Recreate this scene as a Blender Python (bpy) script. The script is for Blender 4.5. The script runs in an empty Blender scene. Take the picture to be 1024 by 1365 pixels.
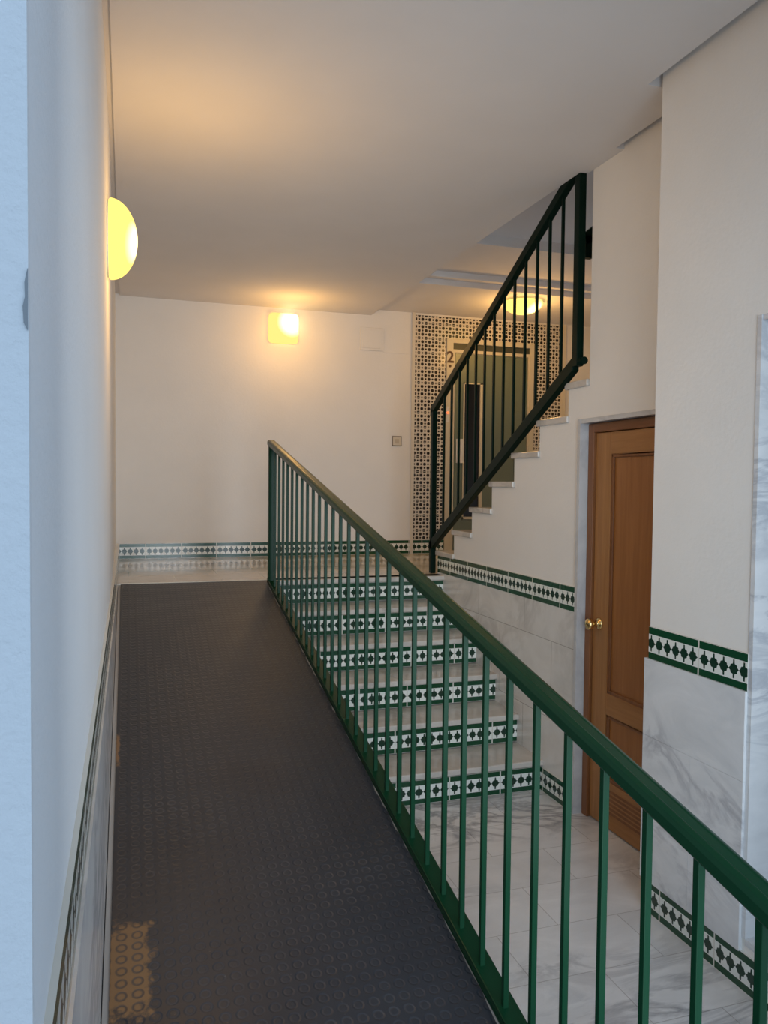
import bpy, math, random
from mathutils import Vector, Matrix
random.seed(7)
SC = bpy.context.scene
COL = SC.collection

# ------------------------------------------------------------------ dimensions (metres)
D, L, R, T, Y0 = 6.993, 1.02, 0.17, 0.291, 3.806      # back wall, landing height, rise, tread, first riser
XR, XC, CZ, CAP = 2.172, 1.953, 3.229, 3.285           # stair wall, pillar face, slab soffit, structural ceiling
XL = -0.08                                             # left wall face
BH, TL = 0.128, 0.298                                  # border tile height and length
RS = 0.195                                             # ramp slope
YF = 0.74                                              # facade plane
def ramp_z(y): return L - RS * (5.28 - y)

# ------------------------------------------------------------------ material helpers
class NT:
    def __init__(s, name):
        s.m = bpy.data.materials.new(name); s.m.use_nodes = True
        s.t = s.m.node_tree; s.t.nodes.clear()
        s.out = s.t.nodes.new('ShaderNodeOutputMaterial')
        s.b = s.t.nodes.new('ShaderNodeBsdfPrincipled')
        s.t.links.new(s.b.outputs[0], s.out.inputs[0])
    def n(s, typ, **kw):
        nd = s.t.nodes.new(typ)
        for k, v in kw.items(): setattr(nd, k, v)
        return nd
    def put(s, sock, v):
        if hasattr(v, 'is_output'): s.t.links.new(v, sock)
        else: sock.default_value = v
    def math(s, op, a, b=None, c=None, clamp=False):
        nd = s.n('ShaderNodeMath', operation=op, use_clamp=clamp)
        s.put(nd.inputs[0], a)
        if b is not None: s.put(nd.inputs[1], b)
        if c is not None: s.put(nd.inputs[2], c)
        return nd.outputs[0]
    def mix(s, f, a, b):
        nd = s.n('ShaderNodeMix', data_type='RGBA')
        s.put(nd.inputs[0], f); s.put(nd.inputs[6], a); s.put(nd.inputs[7], b)
        return nd.outputs[2]
    def uv(s):
        tc = s.n('ShaderNodeTexCoord'); sp = s.n('ShaderNodeSeparateXYZ')
        s.t.links.new(tc.outputs['UV'], sp.inputs[0]); return tc.outputs['UV'], sp.outputs[0], sp.outputs[1]
    def obj(s):
        tc = s.n('ShaderNodeTexCoord'); return tc.outputs['Object']
    def noise(s, vec, scale, detail=4, rough=.5, dist=0.0):
        nd = s.n('ShaderNodeTexNoise'); s.put(nd.inputs['Vector'], vec)
        nd.inputs['Scale'].default_value = scale; nd.inputs['Detail'].default_value = detail
        nd.inputs['Roughness'].default_value = rough; nd.inputs['Distortion'].default_value = dist
        return nd.outputs['Fac']
    def ramp(s, f, stops):
        nd = s.n('ShaderNodeValToRGB'); cr = nd.color_ramp
        while len(cr.elements) < len(stops): cr.elements.new(.5)
        for e, (p, c) in zip(cr.elements, stops): e.position = p; e.color = c
        s.put(nd.inputs[0], f); return nd.outputs[0]
    def bump(s, h, strength, dist=.002):
        nd = s.n('ShaderNodeBump'); nd.inputs['Strength'].default_value = strength
        nd.inputs['Distance'].default_value = dist; s.put(nd.inputs['Height'], h)
        s.t.links.new(nd.outputs[0], s.b.inputs['Normal'])
    def set(s, color=None, rough=None, metal=None, spec=None, coat=None):
        if color is not None: s.put(s.b.inputs['Base Color'], color)
        if rough is not None: s.put(s.b.inputs['Roughness'], rough)
        if metal is not None: s.put(s.b.inputs['Metallic'], metal)
        if spec is not None: s.put(s.b.inputs['Specular IOR Level'], spec)
        if coat is not None: s.put(s.b.inputs['Coat Weight'], coat)
def rgb(r, g, b): return (r, g, b, 1.0)

def plaster(name, c, bump=.25, scale=60):
    k = NT(name); o = k.obj()
    f = k.noise(o, 3.0, 5)
    k.set(k.mix(f, rgb(*[x * .95 for x in c]), rgb(*[min(1, x * 1.04) for x in c])), .85, spec=.2)
    k.bump(k.noise(o, scale, 6, .6), bump, .004); return k.m
def marble(name, c0, c1, vein, bw, bh, mortar=.0018, rough=.18, tone=.9, joint=(.5, .49, .46), squash=(1, 1, 1)):
    k = NT(name); o = k.obj(); u, x, y = k.uv()
    mp = k.n('ShaderNodeMapping'); mp.inputs['Scale'].default_value = squash; mp.inputs['Rotation'].default_value = (.2, .25, .5)
    k.put(mp.inputs['Vector'], o); o = mp.outputs[0]
    n = k.noise(o, 1.7, 7, .6, 1.6)
    v = k.math('ABSOLUTE', k.math('SUBTRACT', n, .5))
    veins = k.math('SUBTRACT', 1.0, k.math('MULTIPLY', v, 14.0, clamp=True), clamp=True)
    patch = k.noise(o, .9, 3, .5, .4)
    veins = k.math('MULTIPLY', veins, k.ramp(patch, [(.40, rgb(0, 0, 0)), (.60, rgb(1, 1, 1))]))
    cloud = k.noise(o, 3.2, 6, .62, .8)
    col = k.mix(k.ramp(cloud, [(.3, rgb(0, 0, 0)), (.7, rgb(1, 1, 1))]), rgb(*c0), rgb(*c1))
    col = k.mix(k.math('MULTIPLY', veins, .8), col, rgb(*vein))
    if bw:
        br = k.n('ShaderNodeTexBrick', offset=.5)
        k.put(br.inputs['Vector'], u)
        br.inputs['Color1'].default_value = rgb(tone, tone, tone * 1.0); br.inputs['Color2'].default_value = rgb(1, 1, 1)
        br.inputs['Mortar'].default_value = rgb(*joint)
        br.inputs['Scale'].default_value = 1; br.inputs['Mortar Size'].default_value = mortar
        br.inputs['Mortar Smooth'].default_value = 0; br.inputs['Bias'].default_value = 0
        br.inputs['Brick Width'].default_value = bw; br.inputs['Row Height'].default_value = bh
        mm = k.n('ShaderNodeMix', data_type='RGBA', blend_type='MULTIPLY'); mm.inputs[0].default_value = 1
        k.put(mm.inputs[6], col); k.put(mm.inputs[7], br.outputs['Color']); col = mm.outputs[2]
    k.set(col, rough, spec=.5); return k.m
def simple(name, c, rough=.5, metal=0., spec=.5, coat=0.):
    k = NT(name); o = k.obj(); f = k.noise(o, 25, 3)
    k.set(k.mix(f, rgb(*[x * .93 for x in c]), rgb(*c)), rough, metal, spec, coat); return k.m

WHITE = plaster('white plaster', (.84, .81, .765))
WHITEC = plaster('ceiling plaster', (.76, .73, .71), .08, 40)
LEFTP = plaster('textured wall plaster', (.84, .855, .87), .5, 90)
FLOORM = marble('marble floor tiles', (.72, .71, .70), (.86, .855, .85), (.27, .27, .29), .52, .288, .0015, .18, .92, (.62, .60, .58), (.8, 1.9, 1))
LANDM = marble('marble landing floor', (.56, .50, .42), (.70, .64, .55), (.40, .34, .28), .6, .3, .0015, .09, .95, (.55, .5, .43))
CLADM = marble('marble wall cladding', (.68, .69, .70), (.84, .84, .84), (.40, .40, .43), 0, 0, rough=.2, squash=(1, 1, 2))
CLADS = marble('marble stair cladding', (.70, .67, .63), (.82, .80, .765), (.50, .47, .44), .62, .42, .0016, .2, .93, (.45, .43, .4))
TREADM = marble('marble treads', (.52, .48, .43), (.66, .62, .57), (.40, .37, .34), 0, 0, rough=.2)
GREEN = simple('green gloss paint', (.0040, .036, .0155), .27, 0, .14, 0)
SHGREEN = simple('green gloss paint with shade', (.0030, .013, .008), .32, 0, .07, 0)  # same paint as the ramp railing, upper flight's shade put into the colour
BRASS = simple('brass', (.83, .60, .26), .18, 1.)
BLACK = simple('dark glass', (.006, .006, .007), .06)
CREAM = simple('cream painted metal', (.66, .60, .47), .45)
LIFTG = simple('grey green lift paint', (.165, .20, .15), .35)
LIFTSH = simple('grey green lift paint with groove shade', (.05, .055, .04), .5)  # lift paint darkened for the recess, its shade put into the colour
STEEL = simple('brushed steel plate', (.74, .73, .70), .4)
SWITCH = simple('switch plastic', (.70, .64, .53), .4)
SWSHADOW = simple('switch shadow line', (.16, .12, .085), .5)  # shadow line around the switch plate, put in as a dark border
PAINTW = simple('white paint', (.80, .77, .72), .6)
CONC = simple('ramp concrete', (.42, .40, .38), .8)
PAVE = simple('street pavement', (.45, .45, .45), .9)
STRINGER = GREEN

def border_tile():
    k = NT('green border tile'); _, u, v = k.uv()
    p = k.math('DIVIDE', u, TL); c = k.math('FRACT', p)
    grout = k.math('GREATER_THAN', k.math('ABSOLUTE', k.math('SUBTRACT', c, .5)), .489)
    a = k.math('ABSOLUTE', k.math('MULTIPLY', k.math('SUBTRACT', k.math('FRACT', k.math('MULTIPLY', k.math('DIVIDE', k.math('SUBTRACT', c, .02), .96), 6.0)), .5), 4.77))
    b = k.math('ABSOLUTE', k.math('MULTIPLY', k.math('SUBTRACT', v, .495), 12.8))
    dia = k.math('LESS_THAN', k.math('ADD', k.math('DIVIDE', a, 2.42), k.math('DIVIDE', b, 2.3)), 1.0)
    rr = k.math('SQRT', k.math('ADD', k.math('MULTIPLY', a, a), k.math('MULTIPLY', b, b)))
    disc = k.math('MULTIPLY', k.math('LESS_THAN', k.math('ADD', a, b), 2.8), k.math('LESS_THAN', k.math('MAXIMUM', a, b), 1.62))
    spike = k.math('MULTIPLY', k.math('LESS_THAN', k.math('ADD', a, k.math('MULTIPLY', b, .06)), .56), k.math('LESS_THAN', b, 3.2))
    mot = k.math('MAXIMUM', k.math('MAXIMUM', dia, disc), spike)
    st = k.math('MAXIMUM', k.math('LESS_THAN', v, .215), k.math('GREATER_THAN', v, .775))
    col = k.mix(mot, rgb(.82, .84, .79), rgb(.010, .040, .024))
    col = k.mix(st, col, rgb(.006, .062, .026))
    edge = k.math('GREATER_THAN', k.math('ABSOLUTE', k.math('SUBTRACT', v, .5)), .488)
    col = k.mix(k.math('MAXIMUM', grout, edge), col, rgb(.70, .69, .62))
    k.set(col, .16, spec=.5)
    k.bump(k.math('SUBTRACT', 1.0, k.math('MAXIMUM', grout, k.math('MULTIPLY', st, .0))), .3, .001)
    return k.m
BORDER = border_tile()
def dot_tile():
    k = NT('dotted wall tile'); _, u, v = k.uv()
    g = .0349
    gu = k.math('DIVIDE', u, g); gv = k.math('DIVIDE', v, g)
    fu = k.math('SUBTRACT', k.math('FRACT', gu), .5); fv = k.math('SUBTRACT', k.math('FRACT', gv), .5)
    par = k.math('MODULO', k.math('ADD', k.math('FLOOR', gu), k.math('FLOOR', gv)), 2.0)
    rr = k.math('SQRT', k.math('ADD', k.math('MULTIPLY', fu, fu), k.math('MULTIPLY', fv, fv)))
    rad = k.math('ADD', .27, k.math('MULTIPLY', par, .16))
    dot = k.math('LESS_THAN', rr, rad)
    sv = k.math('ABSOLUTE', k.math('SUBTRACT', k.math('FRACT', k.math('DIVIDE', k.math('ADD', gv, .5), 4.0)), .5))
    su = k.math('ABSOLUTE', k.math('SUBTRACT', k.math('FRACT', k.math('DIVIDE', k.math('ADD', gu, .5), 4.0)), .5))
    seam = k.math('GREATER_THAN', sv, .487)
    col = k.mix(dot, rgb(.70, .64, .55), rgb(.020, .014, .010))
    col = k.mix(seam, col, rgb(.62, .57, .49))
    k.set(col, .2); return k.m
DOTS = dot_tile()

def rubber():
    k = NT('black studded rubber'); o = k.obj(); _, u, v = k.uv()
    g = .041
    fu = k.math('SUBTRACT', k.math('FRACT', k.math('DIVIDE', u, g)), .5); fv = k.math('SUBTRACT', k.math('FRACT', k.math('DIVIDE', v, g)), .5)
    rr = k.math('SQRT', k.math('ADD', k.math('MULTIPLY', fu, fu), k.math('MULTIPLY', fv, fv)))
    ring = k.math('SUBTRACT', 1.0, k.math('MULTIPLY', k.math('ABSOLUTE', k.math('SUBTRACT', rr, .30)), 9.0), clamp=True)
    stud = k.math('MULTIPLY', k.math('SUBTRACT', .40, rr), 9.0, clamp=True)
    hgt = k.math('ADD', k.math('MULTIPLY', stud, .5), k.math('MULTIPLY', ring, .5))
    d = k.noise(o, 2.2, 5, .6)
    base = k.mix(d, rgb(.012, .0165, .025), rgb(.030, .037, .049))
    fine = k.noise(o, 90, 3)
    base = k.mix(k.math('MULTIPLY', k.math('GREATER_THAN', fine, .74), .5), base, rgb(.16, .15, .14))
    # worn patches, rubbed down to the tan backing
    sp = k.n('ShaderNodeSeparateXYZ'); k.put(sp.inputs[0], o)
    edge = k.noise(o, 22, 5, .65)
    def patch(cx, cy, rx, ry, soft=.55):
        a = k.math('ABSOLUTE', k.math('DIVIDE', k.math('SUBTRACT', sp.outputs[0], cx), rx)); b = k.math('ABSOLUTE', k.math('DIVIDE', k.math('SUBTRACT', sp.outputs[1], cy), ry))
        q = k.math('MAXIMUM', a, b)
        q = k.math('ADD', q, k.math('MULTIPLY', k.math('SUBTRACT', edge, .5), 1.8))
        return k.math('MULTIPLY', k.math('SUBTRACT', 1.05, q), 4.0, clamp=True)
    w = k.math('MAXIMUM', patch(-.005, 2.12, .062, .16), patch(-.052, 3.24, .018, .11))
    ws = k.math('MULTIPLY', w, k.math('SUBTRACT', 1.0, k.math('MULTIPLY', ring, .85)))
    col = k.mix(k.math('MULTIPLY', ws, .85), base, rgb(.25, .135, .06))
    # greyish dust on the stud tops along the walked line
    walk = k.math('MULTIPLY', k.math('SUBTRACT', k.noise(o, 4.5, 3), .42), 3.0, clamp=True)
    col = k.mix(k.math('MULTIPLY', k.math('MULTIPLY', ring, walk), .22), col, rgb(.17, .17, .18))
    k.set(col, k.math('ADD', .30, k.math('MULTIPLY', d, .22)), spec=.55)
    k.bump(k.math('MULTIPLY', hgt, k.math('ADD', .25, k.math('MULTIPLY', k.noise(o, 3.3, 4), .9))), .42, .004); return k.m
RUBBER = rubber()

def wood(name, c0, c1, axis):
    k = NT(name); o = k.obj(); mp = k.n('ShaderNodeMapping')
    mp.inputs['Scale'].default_value = {'z': (14, 14, .9), 'y': (14, .9, 14)}[axis]
    k.put(mp.inputs['Vector'], o)
    f = k.noise(mp.outputs[0], 1.6, 6, .6, .8); g = k.noise(mp.outputs[0], 7, 4, .6, .2)
    h = k.math('ADD', k.math('MULTIPLY', f, .7), k.math('MULTIPLY', g, .3))
    k.set(k.ramp(h, [(.32, rgb(*c0)), (.68, rgb(*c1))]), .38, spec=.4); return k.m
WOODV = wood('oak stile', (.31, .135, .040), (.45, .215, .074), 'z')
WOODP = wood('oak panel', (.28, .105, .028), (.40, .17, .052), 'z')
WOODH = wood('oak rail', (.31, .135, .040), (.45, .215, .074), 'y')
WOODF = wood('dark oak frame', (.17, .062, .020), (.27, .11, .038), 'z')
WOODFH = wood('dark oak frame head', (.17, .062, .020), (.27, .11, .038), 'y')

def shade_mat(name, hot, col=(1.7, 1.22, .27), gain=.5, rad=.09):
    k = NT(name); o = k.obj()
    vm = k.n('ShaderNodeVectorMath', operation='DISTANCE'); k.put(vm.inputs[0], o); vm.inputs[1].default_value = hot
    f = k.math('SUBTRACT', 1.0, k.math('DIVIDE', vm.outputs['Value'], rad), clamp=True)
    e = k.mix(f, rgb(*[c / 10 for c in col]), rgb(1.0 * gain, .82 * gain, .42 * gain))
    em = k.n('ShaderNodeEmission'); k.put(em.inputs[0], e); em.inputs[1].default_value = 10
    k.t.links.new(em.outputs[0], k.out.inputs[0]); return k.m
def glow(name, c, s):
    k = NT(name); em = k.n('ShaderNodeEmission'); em.inputs[0].default_value = rgb(*c); em.inputs[1].default_value = s
    k.t.links.new(em.outputs[0], k.out.inputs[0]); return k.m

# ------------------------------------------------------------------ mesh helpers
class MB:
    def __init__(s): s.v = []; s.f = []; s.uv = []; s.sm = []
    def face(s, pts, uvs=None, smooth=False):
        i = len(s.v); s.v += [tuple(p) for p in pts]; s.f.append(list(range(i, i + len(pts))))
        if uvs is None:
            n = (Vector(pts[1]) - Vector(pts[0])).cross(Vector(pts[2]) - Vector(pts[0]))
            a = max(range(3), key=lambda q: abs(n[q])); ix = [(1, 2), (0, 2), (0, 1)][a]
            uvs = [(p[ix[0]], p[ix[1]]) for p in pts]
        s.uv.append(uvs); s.sm.append(smooth)
    def box(s, a, b):
        x0, y0, z0 = [min(p, q) for p, q in zip(a, b)]; x1, y1, z1 = [max(p, q) for p, q in zip(a, b)]
        P = lambda x, y, z: (x, y, z)
        s.face([P(x0, y0, z0), P(x0, y1, z0), P(x1, y1, z0), P(x1, y0, z0)])
        s.face([P(x0, y0, z1), P(x1, y0, z1), P(x1, y1, z1), P(x0, y1, z1)])
        s.face([P(x0, y0, z0), P(x1, y0, z0), P(x1, y0, z1), P(x0, y0, z1)])
        s.face([P(x1, y1, z0), P(x0, y1, z0), P(x0, y1, z1), P(x1, y1, z1)])
        s.face([P(x0, y1, z0), P(x0, y0, z0), P(x0, y0, z1), P(x0, y1, z1)])
        s.face([P(x1, y0, z0), P(x1, y1, z0), P(x1, y1, z1), P(x1, y0, z1)])
        return s
    def prism(s, poly, axis, a, b):
        """poly in the two other axes (order preserved), extruded along axis from a to b"""
        def P(q, t):
            l = list(q); l.insert(axis, t); return tuple(l)
        n = len(poly)
        s.face([P(q, a) for q in poly][::-1]); s.face([P(q, b) for q in poly])
        for i in range(n):
            q, r = poly[i], poly[(i + 1) % n]
            s.face([P(q, a), P(r, a), P(r, b), P(q, b)])
        return s
    def sweep(s, prof, p0, p1, up=(0, 0, 1), smooth=False, cut_vertical=False):
        """straight bar with closed profile [(side, up)] from p0 to p1"""
        p0, p1 = Vector(p0), Vector(p1); d = (p1 - p0).normalized(); sd = d.cross(Vector(up)).normalized(); u = sd.cross(d)
        if cut_vertical:
            u = Vector((0, 0, 1)) * (1 / max(.2, u.z))
        A = [p0 + sd * a + u * b for a, b in prof]; B = [p1 + sd * a + u * b for a, b in prof]; n = len(prof)
        s.face(A[::-1]); s.face(B)
        for i in range(n): j = (i + 1) % n; s.face([A[i], A[j], B[j], B[i]], smooth=smooth)
        return s
    def lathe(s, prof, origin, axis, seg=40):
        """prof [(radius, height along axis)]"""
        axis = Vector(axis).normalized(); t = Vector((0, 0, 1)) if abs(axis.z) < .9 else Vector((1, 0, 0))
        e1 = axis.cross(t).normalized(); e2 = axis.cross(e1); o = Vector(origin)
        ring = lambda r, h: [o + axis * h + (e1 * math.cos(2 * math.pi * i / seg) + e2 * math.sin(2 * math.pi * i / seg)) * r for i in range(seg)]
        rs = [ring(*p) for p in prof]
        for q in range(len(rs) - 1):
            for i in range(seg):
                j = (i + 1) % seg; s.face([rs[q][i], rs[q][j], rs[q + 1][j], rs[q + 1][i]], smooth=True)
        return s
    def build(s, name, mat, parent=None, bevel=0, weld=True, **tags):
        me = bpy.data.meshes.new(name); me.from_pydata(s.v, [], s.f)
        uvl = me.uv_layers.new(name='UVMap'); k = 0
        for p, uvs in zip(me.polygons, s.uv):
            for li, q in zip(p.loop_indices, uvs): uvl.data[li].uv = q
        for p, m in zip(me.polygons, s.sm): p.use_smooth = m
        me.materials.append(mat)
        if weld or bevel:
            import bmesh
            bm = bmesh.new(); bm.from_mesh(me); bmesh.ops.remove_doubles(bm, verts=bm.verts, dist=1e-5)
            bmesh.ops.recalc_face_normals(bm, faces=bm.faces); bm.to_mesh(me); bm.free()
        o = bpy.data.objects.new(name, me); COL.objects.link(o)
        if parent: o.parent = parent; o.matrix_parent_inverse = parent.matrix_basis.inverted()
        if bevel:
            b = o.modifiers.new('bevel', 'BEVEL'); b.width = bevel; b.segments = 2; b.limit_method = 'ANGLE'; b.angle_limit = math.radians(40)
        tag(o, **tags); return o
def tag(o, label=None, cat=None, group=None, kind=None):
    if label: o['label'] = label
    if cat: o['category'] = cat
    if group: o['group'] = group
    if kind: o['kind'] = kind
    return o
def thing(name, loc, label, cat, group=None, kind=None):
    o = bpy.data.objects.new(name, None); o.location = loc; o.empty_display_size = .1; COL.objects.link(o)
    return tag(o, label, cat, group, kind)
def box(a, b): return MB().box(a, b)
S = 'structure'

# ------------------------------------------------------------------ border tile strips
def strip_x(xs, y, z, off=0, thick=.008, face=-1):
    """border on a plane y = const, seen from -y"""
    m = MB(); x0, x1 = xs; yb = y - face * thick
    m.face([(x0, y, z), (x1, y, z), (x1, y, z + BH), (x0, y, z + BH)], [(x0 + off, 0), (x1 + off, 0), (x1 + off, 1), (x0 + off, 1)])
    for pts in ([(x0, y, z + BH), (x1, y, z + BH), (x1, yb, z + BH), (x0, yb, z + BH)], [(x0, yb, z), (x1, yb, z), (x1, y, z), (x0, y, z)],
                [(x0, yb, z), (x0, y, z), (x0, y, z + BH), (x0, yb, z + BH)], [(x1, y, z), (x1, yb, z), (x1, yb, z + BH), (x1, y, z + BH)],
                [(x1, yb, z), (x0, yb, z), (x0, yb, z + BH), (x1, yb, z + BH)]):
        m.face(pts, [(0, 1)] * 4)
    return m
def strip_y(ys, x, z, off=0, thick=.008, face=-1):
    """border on a plane x = const; face -1 looks to -x, +1 to +x"""
    m = MB(); a, b = ys; xb = x - face * thick
    m.face([(x, a, z), (x, b, z), (x, b, z + BH), (x, a, z + BH)], [(a + off, 0), (b + off, 0), (b + off, 1), (a + off, 1)])
    for pts in ([(x, a, z + BH), (x, b, z + BH), (xb, b, z + BH), (xb, a, z + BH)], [(xb, a, z), (xb, b, z), (x, b, z), (x, a, z)],
                [(xb, a, z), (x, a, z), (x, a, z + BH), (xb, a, z + BH)], [(x, b, z), (xb, b, z), (xb, b, z + BH), (x, b, z + BH)],
                [(xb, b, z), (xb, a, z), (xb, a, z + BH), (xb, b, z + BH)]):
        m.face(pts, [(0, 1)] * 4)
    return m

# ------------------------------------------------------------------ room shell
box((.94, -2.5, -.1), (XR + .3, Y0 + .021, 0)).build('floor', FLOORM, label='veined white marble tile floor of the low hall right of the ramp', cat='floor', kind=S)
box((-.25, 5.29, L - .12), (4.7, D, L)).box((.94, Y0 + 5 * T + .006, L - .12), (4.7, 5.29, L)).build('floor_landing', LANDM, label='polished cream marble landing at the top of ramp and steps', cat='floor', kind=S)
box((-6, -6, -.12), (.94, .04, -.004)).box((.94, -6, -.12), (6, -2.5, -.004)).build('floor_street', PAVE, label='grey pavement outside the entrance', cat='pavement', kind=S)

# left wall: plane to the lamp, then slightly receding towards the back corner
wl = MB()
wl.prism([(XL, YF), (XL, 3.75), (-.104, D + .1), (-.4, D + .1), (-.4, YF)], 2, -.1, CAP + .1)
wl = wl.build('wall_left', LEFTP, label='white textured plaster wall along the left of the ramp', cat='wall', kind=S)
box((-.35, YF + .02, -.1), (-.0665, 5.28, L - .003)).build('marble_cladding', CLADM, wl)
strip_y((YF + .02, D - .01), -.0715, L, .1, .03, 1).build('baseboard_left', BORDER, label='green and white border tiles along the left wall', cat='tile border', kind=S)

wb = box((-.3, D, 0), (4.75, D + .15, 5)).build('wall_back', WHITE, label='cream plaster wall at the far end of the landing', cat='wall', kind=S)
strip_x((-.1, 2.532), D - .008, L, -.138 + TL).build('baseboard_back', BORDER, label='green and white border tiles at the foot of the back wall', cat='tile border', kind=S)
box((2.532, D - .014, L), (2.562, D, CAP)).build('trim_1', simple('cream marble edging', (.74, .68, .58), .3), label='thin cream edging strip left of the dotted tiles', cat='trim', kind=S)
dt = MB()
for a, b in (((2.562, L + BH), (2.876, 3.265)), ((2.876, 3.065), (3.815, 3.265)), ((3.815, L + BH), (4.12, 3.265))):
    dt.box((a[0], D - .01, a[1]), (b[0], D, b[1]))
dt.build('trim_2', DOTS, label='black dotted white tile surround around the lift door', cat='tile panel', kind=S)
strip_x((2.562, 2.876), D - .011, L, .03).build('baseboard_lift', BORDER, label='short green border tiles below the dotted tiles, left of the lift', cat='tile border', kind=S)
box((4.12, D - .016, L), (4.17, D, CAP)).build('trim_3', simple('cream edging', (.78, .70, .55), .35), label='cream edging strip right of the dotted tiles', cat='trim', kind=S)

# stair wall (string wall of the upper flight, door opening in it)
DY0, DY1, DH = 2.68, 3.479, 2.002
UY0, UT = 5.40, .2965                 # first upper nosing and going
def ut(j): return L + R * j           # tread height
ws = MB(); X2 = XR + .12
ws.box((XR, 2.5, 0), (X2, DY0, CAP)); ws.box((XR, DY0, DH), (X2, 3.41, CAP))
TT = .035
nos = lambda j: UY0 - (j - 1) * UT    # nosing y of tread j
# stepped top, from the door to the foot of the flight
prof = [(DY1, 0), (UY0 - .02, 0), (UY0 - .02, ut(1) - TT)]
for j in range(1, 8):
    y = max(nos(j + 1) - .02, DY1)
    prof += [(y, ut(j) - TT)]
    if y <= DY1: break
    prof += [(y, ut(j + 1) - TT)]
ws.prism(prof, 0, XR, X2)
ws.box((XR, 3.41, DH), (X2, nos(7) - .02, ut(7) - TT)) if False else None
ws.box((XR, 3.41, DH), (X2, DY1, ut(7) - TT))
wr = ws.build('wall_right', WHITE, label='white stepped wall under the upper flight with the wooden door', cat='wall', kind=S)
box((XR - .006, DY1, BH), (XR + .02, Y0 + .2, L + .013)).box((XR - .006, Y0 + .2, 0), (XR + .02, UY0 - .03, L + .013)).build('marble_cladding', CLADS, wr)
jm = box((XR - .012, DY1 - .012, 0), (XR + .06, DY1 + .012, DH + .012)).box((XR - .008, DY0, DH - .01), (XR + .06, DY1 - .012, DH + .012))
jm.build('marble_jamb', marble('grey marble jamb', (.52, .52, .52), (.66, .655, .65), (.4, .4, .42), 0, 0), wr)
strip_y((DY1 + .012, UY0 - .035), XR - .008, L + .013, -4.534 + 16 * TL).build('trim_4', BORDER, label='green border tiles on the stair wall between door and upper flight', cat='tile border', kind=S)
strip_y((DY1 + .012, Y0), XR - .012, 0, -DY1).build('baseboard_stair', BORDER, label='short green border tiles at the floor between bottom step and door', cat='tile border', kind=S)

# pillar wall on the right with the marble alcove
P0, P1 = 2.08, 2.6
wp = box((XC, P0, 0), (X2, P1, CAP)).box((XC, YF, 0), (X2 + .5, 1.15, CAP)).box((XC, 1.15, 2.24), (X2 + .5, P0, CAP)).box((XC, 1.15, 0), (X2 + .5, P0, .175))
wp.box((X2, P0, 0), (X2 + .5, P0 + .05, CAP))
wp = wp.build('wall_pillar', WHITE, label='white pillar wall at the right in front of the wooden door', cat='wall', kind=S)
cl = box((XC - .014, 2.338, BH), (XC + .02, P1 + .014, .70)).box((XC - .014, P0, BH), (XC + .02, 2.337, .70)).box((XC - .014, P0, .701), (XC + .02, P1 + .014, L - .016))
cl.build('marble_cladding', CLADM, wp)
al = box((XC - .004, P0 - .018, .175), (XC + .42, P0, 2.24)).box((XC + .40, 1.15, .175), (XC + .42, P0 - .018, 2.24))
al.box((XC - .004, 1.15, .175), (XC + .42, 1.168, 2.24)).box((XC, 1.168, 2.222), (XC + .40, P0 - .018, 2.24)).box((XC - .004, 1.168, .155), (XC + .40, P0 - .018, .178))
al.build('trim_5', marble('alcove marble', (.66, .67, .68), (.78, .785, .79), (.44, .46, .50), 0, 0, squash=(1, 1, 3.2)), label='grey veined marble lining of the alcove at the right edge', cat='marble lining', kind=S)
strip_y((P0, P1), XC - .006, L - .018, -2.318 + 8 * TL + .002).build('trim_6', BORDER, label='green border tiles at waist height on the right pillar', cat='tile border', kind=S)
strip_y((YF + .1, P1 - .003), XC - .006, 0, -2.201 + 8 * TL).build('baseboard_right', BORDER, label='green border tiles at the floor along the right pillar', cat='tile border', kind=S)

# facade around the entrance
fc = box((-1.6, YF - .0, -.1), (XL, YF + .25, 4.2)) if False else MB()
fc.box((-1.8, YF - .25, -.1), (-.4, YF, 4.2)); fc.prism([(-.4, YF - .0), (XL, YF - .0), (XL, YF + .001), (-.4, YF + .001)], 2, -.1, 4.2)
fc.box((-.4, YF, 3.3), (XC, YF + .12, 4.2)); fc.box((XC, YF - .02, -.1), (3.6, YF + .0, 4.2))
FACM = plaster('facade plaster', (.80, .82, .84), .7, 70)
fc = MB().box((-1.8, YF - .012, -.1), (XL, YF - .0005, 4.2)).box((XL, YF - .012, 2.75), (XC, YF + .12, 4.2)).box((XC, YF - .012, -.1), (4.8, YF - .0005, 4.2))
fc.build('wall_front', FACM, label='pale rough plaster wall edge at the left beside the entrance', cat='wall', kind=S)
chip = MB()
pts = [(-.0805, 1.806), (-.0835, 1.812), (-.0842, 1.826), (-.0825, 1.834), (-.0828, 1.846), (-.0815, 1.853), (-.0802, 1.858)]
chip.prism(pts, 1, YF - .0135, YF - .011)
chip.build('plaster_chip', simple('bare grey plaster', (.30, .32, .34), .9), label='small grey chipped spot on the edge of the left entrance wall', cat='plaster chip')

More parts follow.
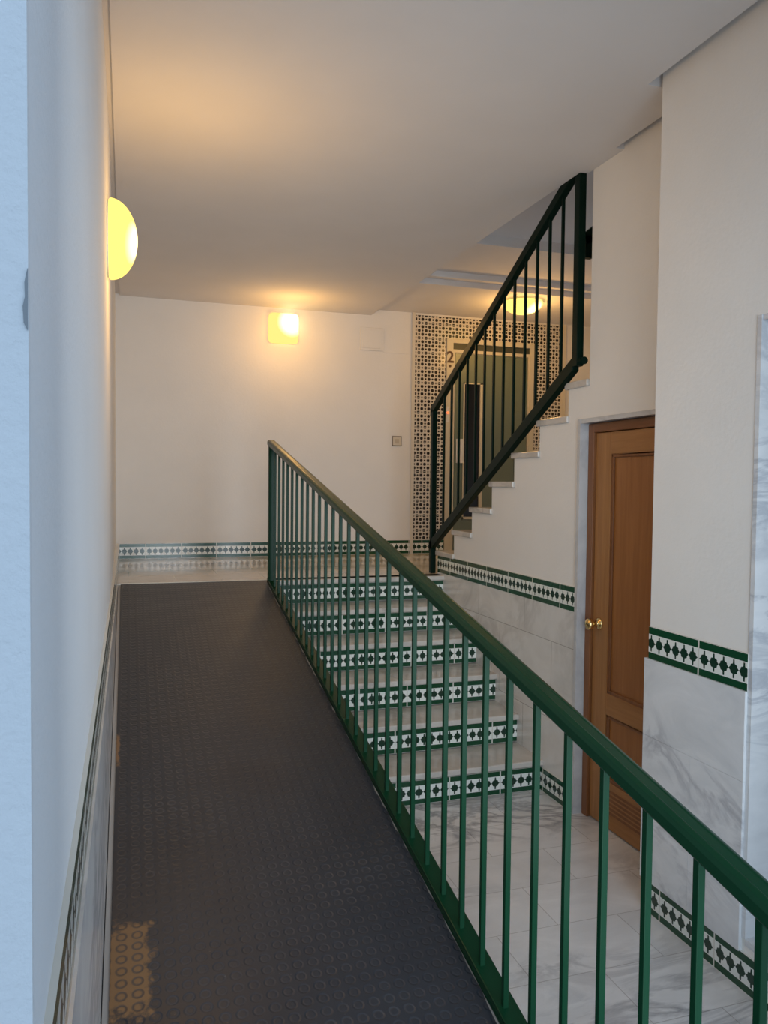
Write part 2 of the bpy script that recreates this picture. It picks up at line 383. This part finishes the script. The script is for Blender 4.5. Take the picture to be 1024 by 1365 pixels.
# ceilings
SG = .045
ce = MB()
ce.prism([(XL + .03, YF + .12), (XC - SG, YF + .12), (XC - SG, P1 + .03), (XR - SG, P1 + .03), (XR - SG, 3.16), (XR, 3.16), (XR, 3.46), (2.128, 3.46), (2.128, D), (-.070, D)], 2, CZ, CAP - .001)
ce.box((-.2, YF + .12, CZ + .014), (.02, D, CAP - .001))
ce = ce.build('ceiling', WHITEC, label='flat plaster ceiling over the ramp hall', cat='ceiling', kind=S)
box((-.4, YF - .01, CAP), (XR + .15, 3.46, CAP + .1)).box((-.4, 3.46, CAP), (2.13, D + .1, CAP + .1)).box((2.13, 5.95, CAP), (4.8, D + .1, CAP + .1)).build('ceiling_lobby', WHITEC, label='plaster ceiling in front of the lift', cat='ceiling', kind=S)
st = box((2.13, 5.86, CAP + .045), (4.8, 5.95, CAP + .1)).box((2.13, 5.82, CAP + .03), (4.8, 5.865, CAP + .1)).box((2.13, 5.08, CAP + .075), (4.8, 5.82, CAP + .16))
st.build('trim_7', WHITEC, label='stepped plaster beam in the lobby ceiling above the upper railing', cat='beam', kind=S)
so = MB().prism([(5.08, CAP + .145), (5.08, CAP + .35), (2.4, 5.05), (2.4, 4.87)], 0, 2.13, 4.8)
so.build('ceiling_stairwell', WHITEC, label='sloping plaster soffit above the upper flight', cat='ceiling', kind=S)
box((4.6, 2.0, 0), (4.8, D + .1, 5)).build('wall_lobby', WHITE, label='cream lobby wall beyond the upper railing', cat='wall', kind=S)
box((X2, 2.3, 0), (4.8, 2.45, 5)).box((2.05, 2.3, CAP + .1), (2.129, 5.2, 5)).build('wall_stairwell', WHITE, label='plaster wall enclosing the upper stairwell', cat='wall', kind=S)

# ------------------------------------------------------------------ lower steps
sc = thing('staircase', (1.55, Y0, 0), 'six marble steps with green tiled risers rising beside the ramp', 'stairs')
for i in range(1, 7):
    y = Y0 + (i - 1) * T; off = [0.284, .12, .20, .07, .15, .02][i - 1]
    if i == 1: off = -1.315 + 5 * TL - .01
    if i == 2: off = -1.415 + 5 * TL
    strip_x((.942, XR - .004), y, (i - 1) * R + (.006 if i > 1 else .0), off + .6, .02).build('riser', BORDER, sc)
    y1 = y + T + .012 if i < 6 else y + .10
    m = box((.942, y - .022, i * R - .032), (XR - .003, y1, i * R)); m.build('tread', TREADM, sc, bevel=.006)
cr = MB().prism([(Y0 + .022, 0.001)] + sum([[(Y0 + (i - 1) * T + .021, i * R - .033), (Y0 + i * T + .021, i * R - .033)] for i in range(1, 6)], []) + [(Y0 + 5 * T + .021, L - .13), (5.6, L - .13), (5.6, 0.001)], 0, .945, XR - .01)
cr.build('core', CONC, sc)

# ------------------------------------------------------------------ upper flight
su = thing('staircase', (2.7, UY0, L), 'marble treads of the upper flight climbing right above the wooden door', 'stairs')
core = MB()
for j in range(1, 8):
    ya = nos(j); yb = max(nos(j + 1) - .03, 2.46) if j < 7 else 2.46
    m = box((XR - .016, yb if j < 7 else 3.412, ut(j) - TT), (3.25, ya, ut(j)))
    if j == 7: m.box((X2 + .004, 2.46, ut(j) - TT), (3.25, 3.412, ut(j)))
    m.build('tread', TREADM, su, bevel=.005)
    core.box((X2 + .003, yb - .0, 0 if j < 3 else L - .3), (3.24, ya - .02, ut(j) - TT - .001))
    box((X2 + .003, ya - .021, ut(j - 1) + .001), (3.245, ya - .0195, ut(j) - TT - .001)).build('riser', PAINTW, su)
core.build('core', WHITE, su)

# ------------------------------------------------------------------ ramp and mat
rp = thing('ramp', (.44, 2.6, 0), 'sloping wheelchair ramp along the left wall', 'ramp')
YB = 5.28 - L / RS + .02
MB().prism([(YB, 0), (5.28, 0), (5.28, ramp_z(5.28) - .006), (YB, ramp_z(YB) - .006)], 0, -.064, .938).build('ramp_body', CONC, rp)
box((-.062, 5.279, L - .02), (.9, 5.31, L + .0015)).build('threshold_strip', simple('pale marble strip', (.72, .68, .60), .25), rp)
mt = MB(); NY = 110; ye = 5.276
ys = [YB + .1 + (ye - YB - .1) * i / NY for i in range(NY + 1)]
xr = [.881 + random.uniform(-.005, .004) for _ in ys]
for i in range(NY):
    a, b = ys[i], ys[i + 1]; za, zb = ramp_z(a), ramp_z(b)
    q = lambda x, y: (x, y / math.cos(math.atan(RS)))
    mt.face([(-.048, a, za), (xr[i], a, za), (xr[i + 1], b, zb), (-.048, b, zb)], [q(-.048, a), q(xr[i], a), q(xr[i + 1], b), q(-.048, b)])
    mt.face([(xr[i], a, za), (xr[i], a, za - .0055), (xr[i + 1], b, zb - .0055), (xr[i + 1], b, zb)])
    mt.face([(-.048, a, za - .0055), (-.048, a, za), (-.048, b, zb), (-.048, b, zb - .0055)])
mt.build('rubber_mat', RUBBER, label='black studded rubber mat covering the ramp, worn brown at left', cat='mat')

# ------------------------------------------------------------------ ramp railing
RX = .905
def hz(y): return 1.958 - .205 * (5.19 - y)
hp = [(-.024, -.020), (.024, -.020), (.027, -.014), (.027, .004), (.022, .012), (.012, .0165), (.0095, .0145), (-.0095, .0145), (-.012, .0165), (-.022, .012), (-.027, .004), (-.027, -.014)]
ra = thing('railing', (RX, 3, .5), 'long green metal railing descending along the right side of the ramp', 'railing')
ye, yt = YF + .06, 5.225
MB().sweep(hp, (RX, ye, hz(ye) - .018), (RX, yt, hz(yt) - .018), cut_vertical=True).build('handrail', GREEN, ra, bevel=.003)
bz = lambda y: ramp_z(y) + .028
MB().sweep([(-.028, -.03), (.028, -.03), (.028, 0), (-.028, 0)], (RX + .006, YF + .04, bz(YF + .04)), (RX + .006, 5.24, bz(5.24)), cut_vertical=True).build('bottom_rail', GREEN, ra, bevel=.002)
h = .0072; y = .78 + .005
yy = 3.27 - 18 * .138
while yy < 5.14:
    if yy > YF + .07:
        m = MB(); zb0, zt0 = bz(yy) - .003, hz(yy) - .034
        m.box((RX - h, yy - h, zb0), (RX + h, yy + h, zt0)); m.build('baluster', GREEN, ra, bevel=.0012)
    yy += .138
box((RX - .022, 5.178, L - .004), (RX + .022, 5.222, hz(5.2) - .03)).build('post', GREEN, ra, bevel=.003)
box((RX - .02, YF + .065, ramp_z(YF + .085) - .004), (RX + .02, YF + .105, hz(YF + .085) - .03)).build('post', GREEN, ra, bevel=.003)

# ------------------------------------------------------------------ upper railing (plane x = UX)
UX = 2.149; kx = UX / 2.12
def SP(y, z): return (UX, y * kx, 1.68 + (z - 1.68) * kx)
ur = thing('railing', SP(5.36, L), 'shaded green railing climbing along the upper flight to the ceiling', 'railing')
uh = lambda y: 2.245 + .545 * (5.379 - y)
ub = lambda y: 1.262 + .551 * (5.379 - y)
sq = lambda w, hh: [(-w, -hh), (w, -hh), (w, hh), (-w, hh)]
W = .0195
MB().sweep(sq(W, .026), SP(5.395, uh(5.395) - .03), SP(3.43, uh(3.43) - .03), cut_vertical=True).build('handrail', SHGREEN, ur, bevel=.004)
MB().sweep(sq(W, .031), SP(5.395, ub(5.395) - .036), SP(3.455, ub(3.455) - .036), cut_vertical=True).build('bottom_rail', SHGREEN, ur, bevel=.004)
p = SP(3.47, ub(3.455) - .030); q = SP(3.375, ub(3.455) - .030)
MB().sweep([(.019 * math.cos(t * math.pi / 8), .019 * math.sin(t * math.pi / 8)) for t in range(16)], p, q, smooth=True).build('wall_bracket', SHGREEN, ur)
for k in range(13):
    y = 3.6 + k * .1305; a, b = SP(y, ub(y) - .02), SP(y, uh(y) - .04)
    box((UX - h, a[1] - h, a[2]), (UX + h, a[1] + h, b[2])).build('baluster', SHGREEN, ur, bevel=.0012)
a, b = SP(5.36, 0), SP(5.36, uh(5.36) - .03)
box((UX - W, a[1] - .02, L - .002), (UX + W, a[1] + .02, b[2])).build('post', SHGREEN, ur, bevel=.003)
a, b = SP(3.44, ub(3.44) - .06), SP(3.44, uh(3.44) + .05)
box((UX - W, a[1] - .024, a[2]), (UX + W, a[1] + .024, b[2] + .1)).build('post', SHGREEN, ur, bevel=.003)

# railing glimpsed behind the wall edge
rb = thing('railing', (2.93, 4.6, 3.19), 'black railing end seen between the upper post and the wall edge', 'railing')
box((2.868, 4.58, 3.185), (2.925, 4.62, 3.33)).build('post', SHGREEN, rb)
MB().sweep(sq(.02, .035), (2.862, 4.6, 3.30), (3.3, 4.6, 3.66)).build('handrail', SHGREEN, rb)

# ------------------------------------------------------------------ wooden door
DX = XR + .035
d1 = thing('door_1', (DX, 3.07, 0), 'honey oak panelled door with brass knob under the upper flight', 'door', kind=S)
fr = MB()
box((DX, 3.418, 0), (DX + .08, 3.466, 1.99)).box((DX, DY0 - .0, 0), (DX + .08, DY0 + .04, 1.99)).build('frame', WOODF, d1, bevel=.004)
box((DX + .0005, DY0 + .0402, 1.945), (DX + .08, 3.4178, 1.99)).build('frame_head', WOODFH, d1, bevel=.003)
LX = DX + .016; La, Lb = DY0 + .043, 3.415
lf = MB().box((LX, 3.29, .008), (LX + .04, Lb, 1.942)).box((LX, La, .008), (LX + .04, La + .12, 1.942)); lf.build('door_leaf', WOODV, d1, bevel=.002)
rl = MB()
for za, zb in ((1.835, 1.942), (.56, .665), (.008, .235)): rl.box((LX + .0004, La + .1202, za), (LX + .04, 3.2898, zb))
rl.build('rail', WOODH, d1, bevel=.002)
pn = MB()
for za, zb in ((.665, 1.835), (.235, .56)): pn.box((LX + .014, La + .1202, za + .0004), (LX + .034, 3.2898, zb - .0004))
pn.build('panel', WOODP, d1)
mo = MB()
for za, zb in ((.665, 1.835), (.235, .56)):
    yA, yB = La + .1204, 3.2896
    for pr in (((yB - .018, za), (yB, zb)), ((yA, za), (yA + .018, zb)), ((yA, za), (yB, za + .018)), ((yA, zb - .018), (yB, zb))):
        mo.box((LX + .004, pr[0][0], pr[0][1]), (LX + .016, pr[1][0], pr[1][1]))
mo.build('moulding', WOODF, d1, bevel=.005)
vg = MB()
for q in range(6):
    z = .085 + q * .021
    vg.prism([(LX - .003, z), (LX + .002, z + .016), (LX + .006, z + .016), (LX + .006, z)], 1, La + .14, 3.27)
vg.build('vent_grille', WOODF, d1)
kb = MB().lathe([(.001, 0), (.031, 0), (.031, .004), (.024, .009), (.012, .013), (.011, .032), (.017, .036), (.026, .046), (.029, .056), (.026, .066), (.016, .072), (.001, .074)], (LX, 3.362, .995), (-1, 0, 0), 28)
kb.build('knob', BRASS, d1)
box((LX + .036, La, .0), (LX + .09, Lb, 1.945)).build('back_panel', WOODF, d1)

# ------------------------------------------------------------------ lift door
d2 = thing('door_2', (3.34, D, L), 'grey green lift door with narrow dark window behind the upper railing', 'door', kind=S)
F = D - .03
box((2.876, F, L), (2.942, D, 3.062)).box((3.762, F, L), (3.815, D, 3.062)).box((2.942, F, 3.024), (3.762, D, 3.062)).build('frame', CREAM, d2, bevel=.003)
box((2.942, D - .012, 2.965), (3.762, D - .001, 3.024)).build('head_recess', LIFTSH, d2)
box((2.942, D - .024, L), (2.962, D - .001, 2.965)).box((2.962, D - .024, 2.935), (3.762, D - .001, 2.965)).box((3.742, D - .024, L), (3.762, D - .001, 2.935)).build('leaf_surround', CREAM, d2)
lf = MB(); WA, WB, WZ0, WZ1 = 3.055, 3.262, 1.345, 2.655
LY = D - .020
for a, b in (((2.968, L + .01), (WA, 2.928)), ((WB, L + .01), (3.60, 2.928)), ((3.606, L + .01), (3.736, 2.928)), ((WA, WZ1), (WB, 2.928)), ((WA, L + .01), (WB, WZ0))):
    lf.box((a[0], LY, a[1]), (b[0], D - .002, b[1]))
lf.build('door_leaf', LIFTG, d2)
wf = MB(); t = .022
wf.box((WB - .032, LY - .008, WZ0), (WB, D - .004, WZ1)).box((WA, LY - .008, WZ0), (WA + .012, D - .004, WZ1)).box((WA, LY - .008, WZ0), (WB, D - .004, WZ0 + t)).box((WA, LY - .008, WZ1 - .012), (WB, D - .004, WZ1))
wf.build('window_frame', CREAM, d2)
box((WA + .012, D - .012, WZ0 + t), (WB - .032, D - .004, WZ1 - .012)).build('window_pane', BLACK, d2)
hd = box((2.985, LY - .006, 1.885), (3.005, LY, 2.115)).box((3.03, LY - .03, 1.89), (3.052, LY - .001, 2.11))
hd = box((2.985, LY - .006, 1.885), (3.052, LY, 2.115)); hd.build('handle_plate', LIFTG, d2)
box((2.984, LY - .012, 1.885), (3.000, LY - .005, 2.115)).build('handle', STEEL, d2)
box((3.022, LY - .022, 1.885), (3.054, LY - .005, 2.115)).build('handle', STEEL, d2)
cbp = box((2.878, F - .006, 2.27), (2.905, F, 2.42)).build('call_plate', STEEL, d2)
MB().lathe([(.001, .008), (.008, .008), (.011, .004), (.011, 0)], (2.8915, F - .006, 2.36), (0, -1, 0), 20).build('call_button', glow('lit call button', (1, .12, .03), 3.0), cbp)
def text(body, loc, size, mat, parent):
    cu = bpy.data.curves.new('floor_number', 'FONT'); cu.body = body; cu.size = size; cu.extrude = .001; cu.offset = .0035; cu.align_x = 'CENTER'
    o = bpy.data.objects.new('floor_number', cu); COL.objects.link(o); cu.materials.append(mat)
    o.parent = parent; o.matrix_parent_inverse = parent.matrix_basis.inverted(); o.location = loc; o.rotation_euler = (math.pi / 2, 0, 0); return o
ink = simple('brown lettering', (.10, .05, .03), .6)
text('2', (2.912, F - .001, 2.838), .15, ink, d2); text('.', (2.910, F - .001, 2.795), .16, ink, d2)

# ------------------------------------------------------------------ lamps
def dome(r, d, n=14): return [(max(.001, r * math.cos(t * math.pi / 2 / n)), d * math.sin(t * math.pi / 2 / n)) for t in range(n + 1)]
l1 = thing('wall_lamp', (XL, 3.4, 2.655), 'round glowing half dome wall lamp high on the left wall', 'lamp', group=None)
MB().lathe([(.001, 0), (.15, 0), (.15, .012), (.001, .012)], (XL, 3.4, 2.655), (1, 0, 0)).build('base_plate', PAINTW, l1)
MB().lathe([(.150, .006), (.158, .012)] + [(r, .012 + hh) for r, hh in dome(.158, .105)], (XL, 3.4, 2.655), (1, 0, 0), 56).build('glass_shade', shade_mat('round lamp glass', (XL + .12, 3.34, 2.63)), l1)
bx, bzz, bw, bd = 1.310, 3.044, .132, .085
l2 = thing('wall_lamp', (bx, D, bzz), 'square glowing glass wall lamp high on the back wall', 'lamp')
m = MB(); N = 24
def sq_ring(s_, yv):
    o = []
    for i in range(4 * N // 2):
        t = 2 * math.pi * i / (2 * N); c, sn = math.cos(t), math.sin(t); e = .22
        o.append((bx + s_ * math.copysign(abs(c) ** e, c), yv, bzz + s_ * math.copysign(abs(sn) ** e, sn)))
    return o
rings = [sq_ring(bw * f, D - .012 - g) for f, g in ((.96, 0), (1, .004), (1, .03), (.985, .05), (.93, .064), (.8, .074), (.5, .082), (.02, .085))]
for a, b in zip(rings, rings[1:]):
    for i in range(len(a)): j = (i + 1) % len(a); m.face([a[i], a[j], b[j], b[i]], smooth=True)
m.build('glass_shade', shade_mat('square lamp glass', (bx + .06, D - .08, bzz + .045), col=(1.7, .92, .26), gain=.6, rad=.13), l2)
box((bx - .11, D - .014, bzz - .11), (bx + .11, D, bzz + .11)).build('base_plate', PAINTW, l2)
l3 = thing('ceiling_lamp', (3.28, 6.22, CAP), 'round glowing ceiling lamp in front of the lift, behind the upper railing', 'lamp')
MB().lathe([(.001, 0), (.15, 0), (.15, .015), (.001, .015)], (3.28, 6.22, CAP), (0, 0, -1)).build('base_plate', PAINTW, l3)
MB().lathe([(.16, .008), (.172, .015)] + [(r, .015 + hh) for r, hh in dome(.172, .10)], (3.28, 6.22, CAP), (0, 0, -1), 48).build('glass_shade', shade_mat('ceiling lamp glass', (3.34, 6.12, CAP - .08)), l3)

# ------------------------------------------------------------------ small things on the back wall and ceiling
sw = thing('light_switch', (2.393, D, 2.079), 'small square wall switch on the back wall left of the dotted tiles', 'switch')
box((2.346, D - .006, 2.032), (2.440, D, 2.126)).build('shadow_rim', SWSHADOW, sw, bevel=.002)
box((2.352, D - .011, 2.038), (2.434, D - .005, 2.120)).build('cover', SWITCH, sw, bevel=.003)
box((2.372, D - .014, 2.057), (2.412, D - .010, 2.098)).build('button', simple('switch button', (.58, .50, .39), .4), sw, bevel=.002)
cp = thing('cover_plate', (2.14, D, 3.0), 'white painted square cover plate high on the back wall near the dotted tiles', 'cover plate')
box((2.025, D - .014, 2.905), (2.25, D, 3.115)).build('frame', WHITE, cp, bevel=.005)
box((2.045, D - .02, 2.925), (2.225, D - .013, 3.095)).build('lid', WHITE, cp, bevel=.004)
box((2.256, D - .006, 2.895), (2.50, D + .01, 2.901)).build('trim_8', WHITE, label='thin plaster ridge right of the square cover plate', cat='ridge', kind=S)

# ------------------------------------------------------------------ light: overcast sky through the entrance
w = bpy.data.worlds.new('sky'); SC.world = w; w.use_nodes = True
bg = w.node_tree.nodes['Background']; bg.inputs[0].default_value = (.56, .76, 1.0, 1); bg.inputs[1].default_value = 1.0
def lamp(name, typ, loc, power, col, rot=(0, 0, 0), **kw):
    d = bpy.data.lights.new(name, typ); d.energy = power; d.color = col
    for k_, v_ in kw.items(): setattr(d, k_, v_)
    o = bpy.data.objects.new(name, d); COL.objects.link(o); o.location = loc; o.rotation_euler = rot; return o
# added area light inside the doorway, fills the interior beyond the sky's daylight
lamp('entrance_fill', 'AREA', (.88, .80, 1.55), 21.5, (.80, .91, 1.0), (math.pi / 2, 0, 0), shape='RECTANGLE', size=1.6, size_y=2.3, spread=math.radians(88))
# the bulbs of the three lamps
WARM = (1.0, .53, .14)
lamp('round_lamp_bulb', 'POINT', (XL + .36, 3.4, 2.56), 9.0, WARM, shadow_soft_size=.08)
lamp('square_lamp_bulb', 'POINT', (bx, D - .45, bzz - .12), 6.5, WARM, shadow_soft_size=.08)
lamp('ceiling_lamp_bulb', 'POINT', (3.28, 6.22, CAP - .26), 12, WARM, shadow_soft_size=.08)

# ------------------------------------------------------------------ camera
cam = bpy.data.cameras.new('camera'); co = bpy.data.objects.new('camera', cam); COL.objects.link(co)
cam.sensor_fit = 'VERTICAL'; cam.sensor_height = 36; cam.lens = 36 * 1047.97 / 1365; cam.clip_start = .02
r2 = Vector((.95102838, -.30893321, .01026118)); u2 = Vector((.00143589, .03761162, .9992914)); fw = Vector((.31055, .95035, -.03622))
fw = u2.cross(r2).normalized(); u2 = r2.cross(fw).normalized()
co.matrix_world = Matrix(((r2.x, u2.x, -fw.x, 0), (r2.y, u2.y, -fw.y, 0), (r2.z, u2.z, -fw.z, 1.6803), (0, 0, 0, 1)))
SC.camera = co
SC.view_settings.view_transform = 'Standard'; SC.view_settings.look = 'None'; SC.view_settings.exposure = 0.0; SC.view_settings.gamma = 1
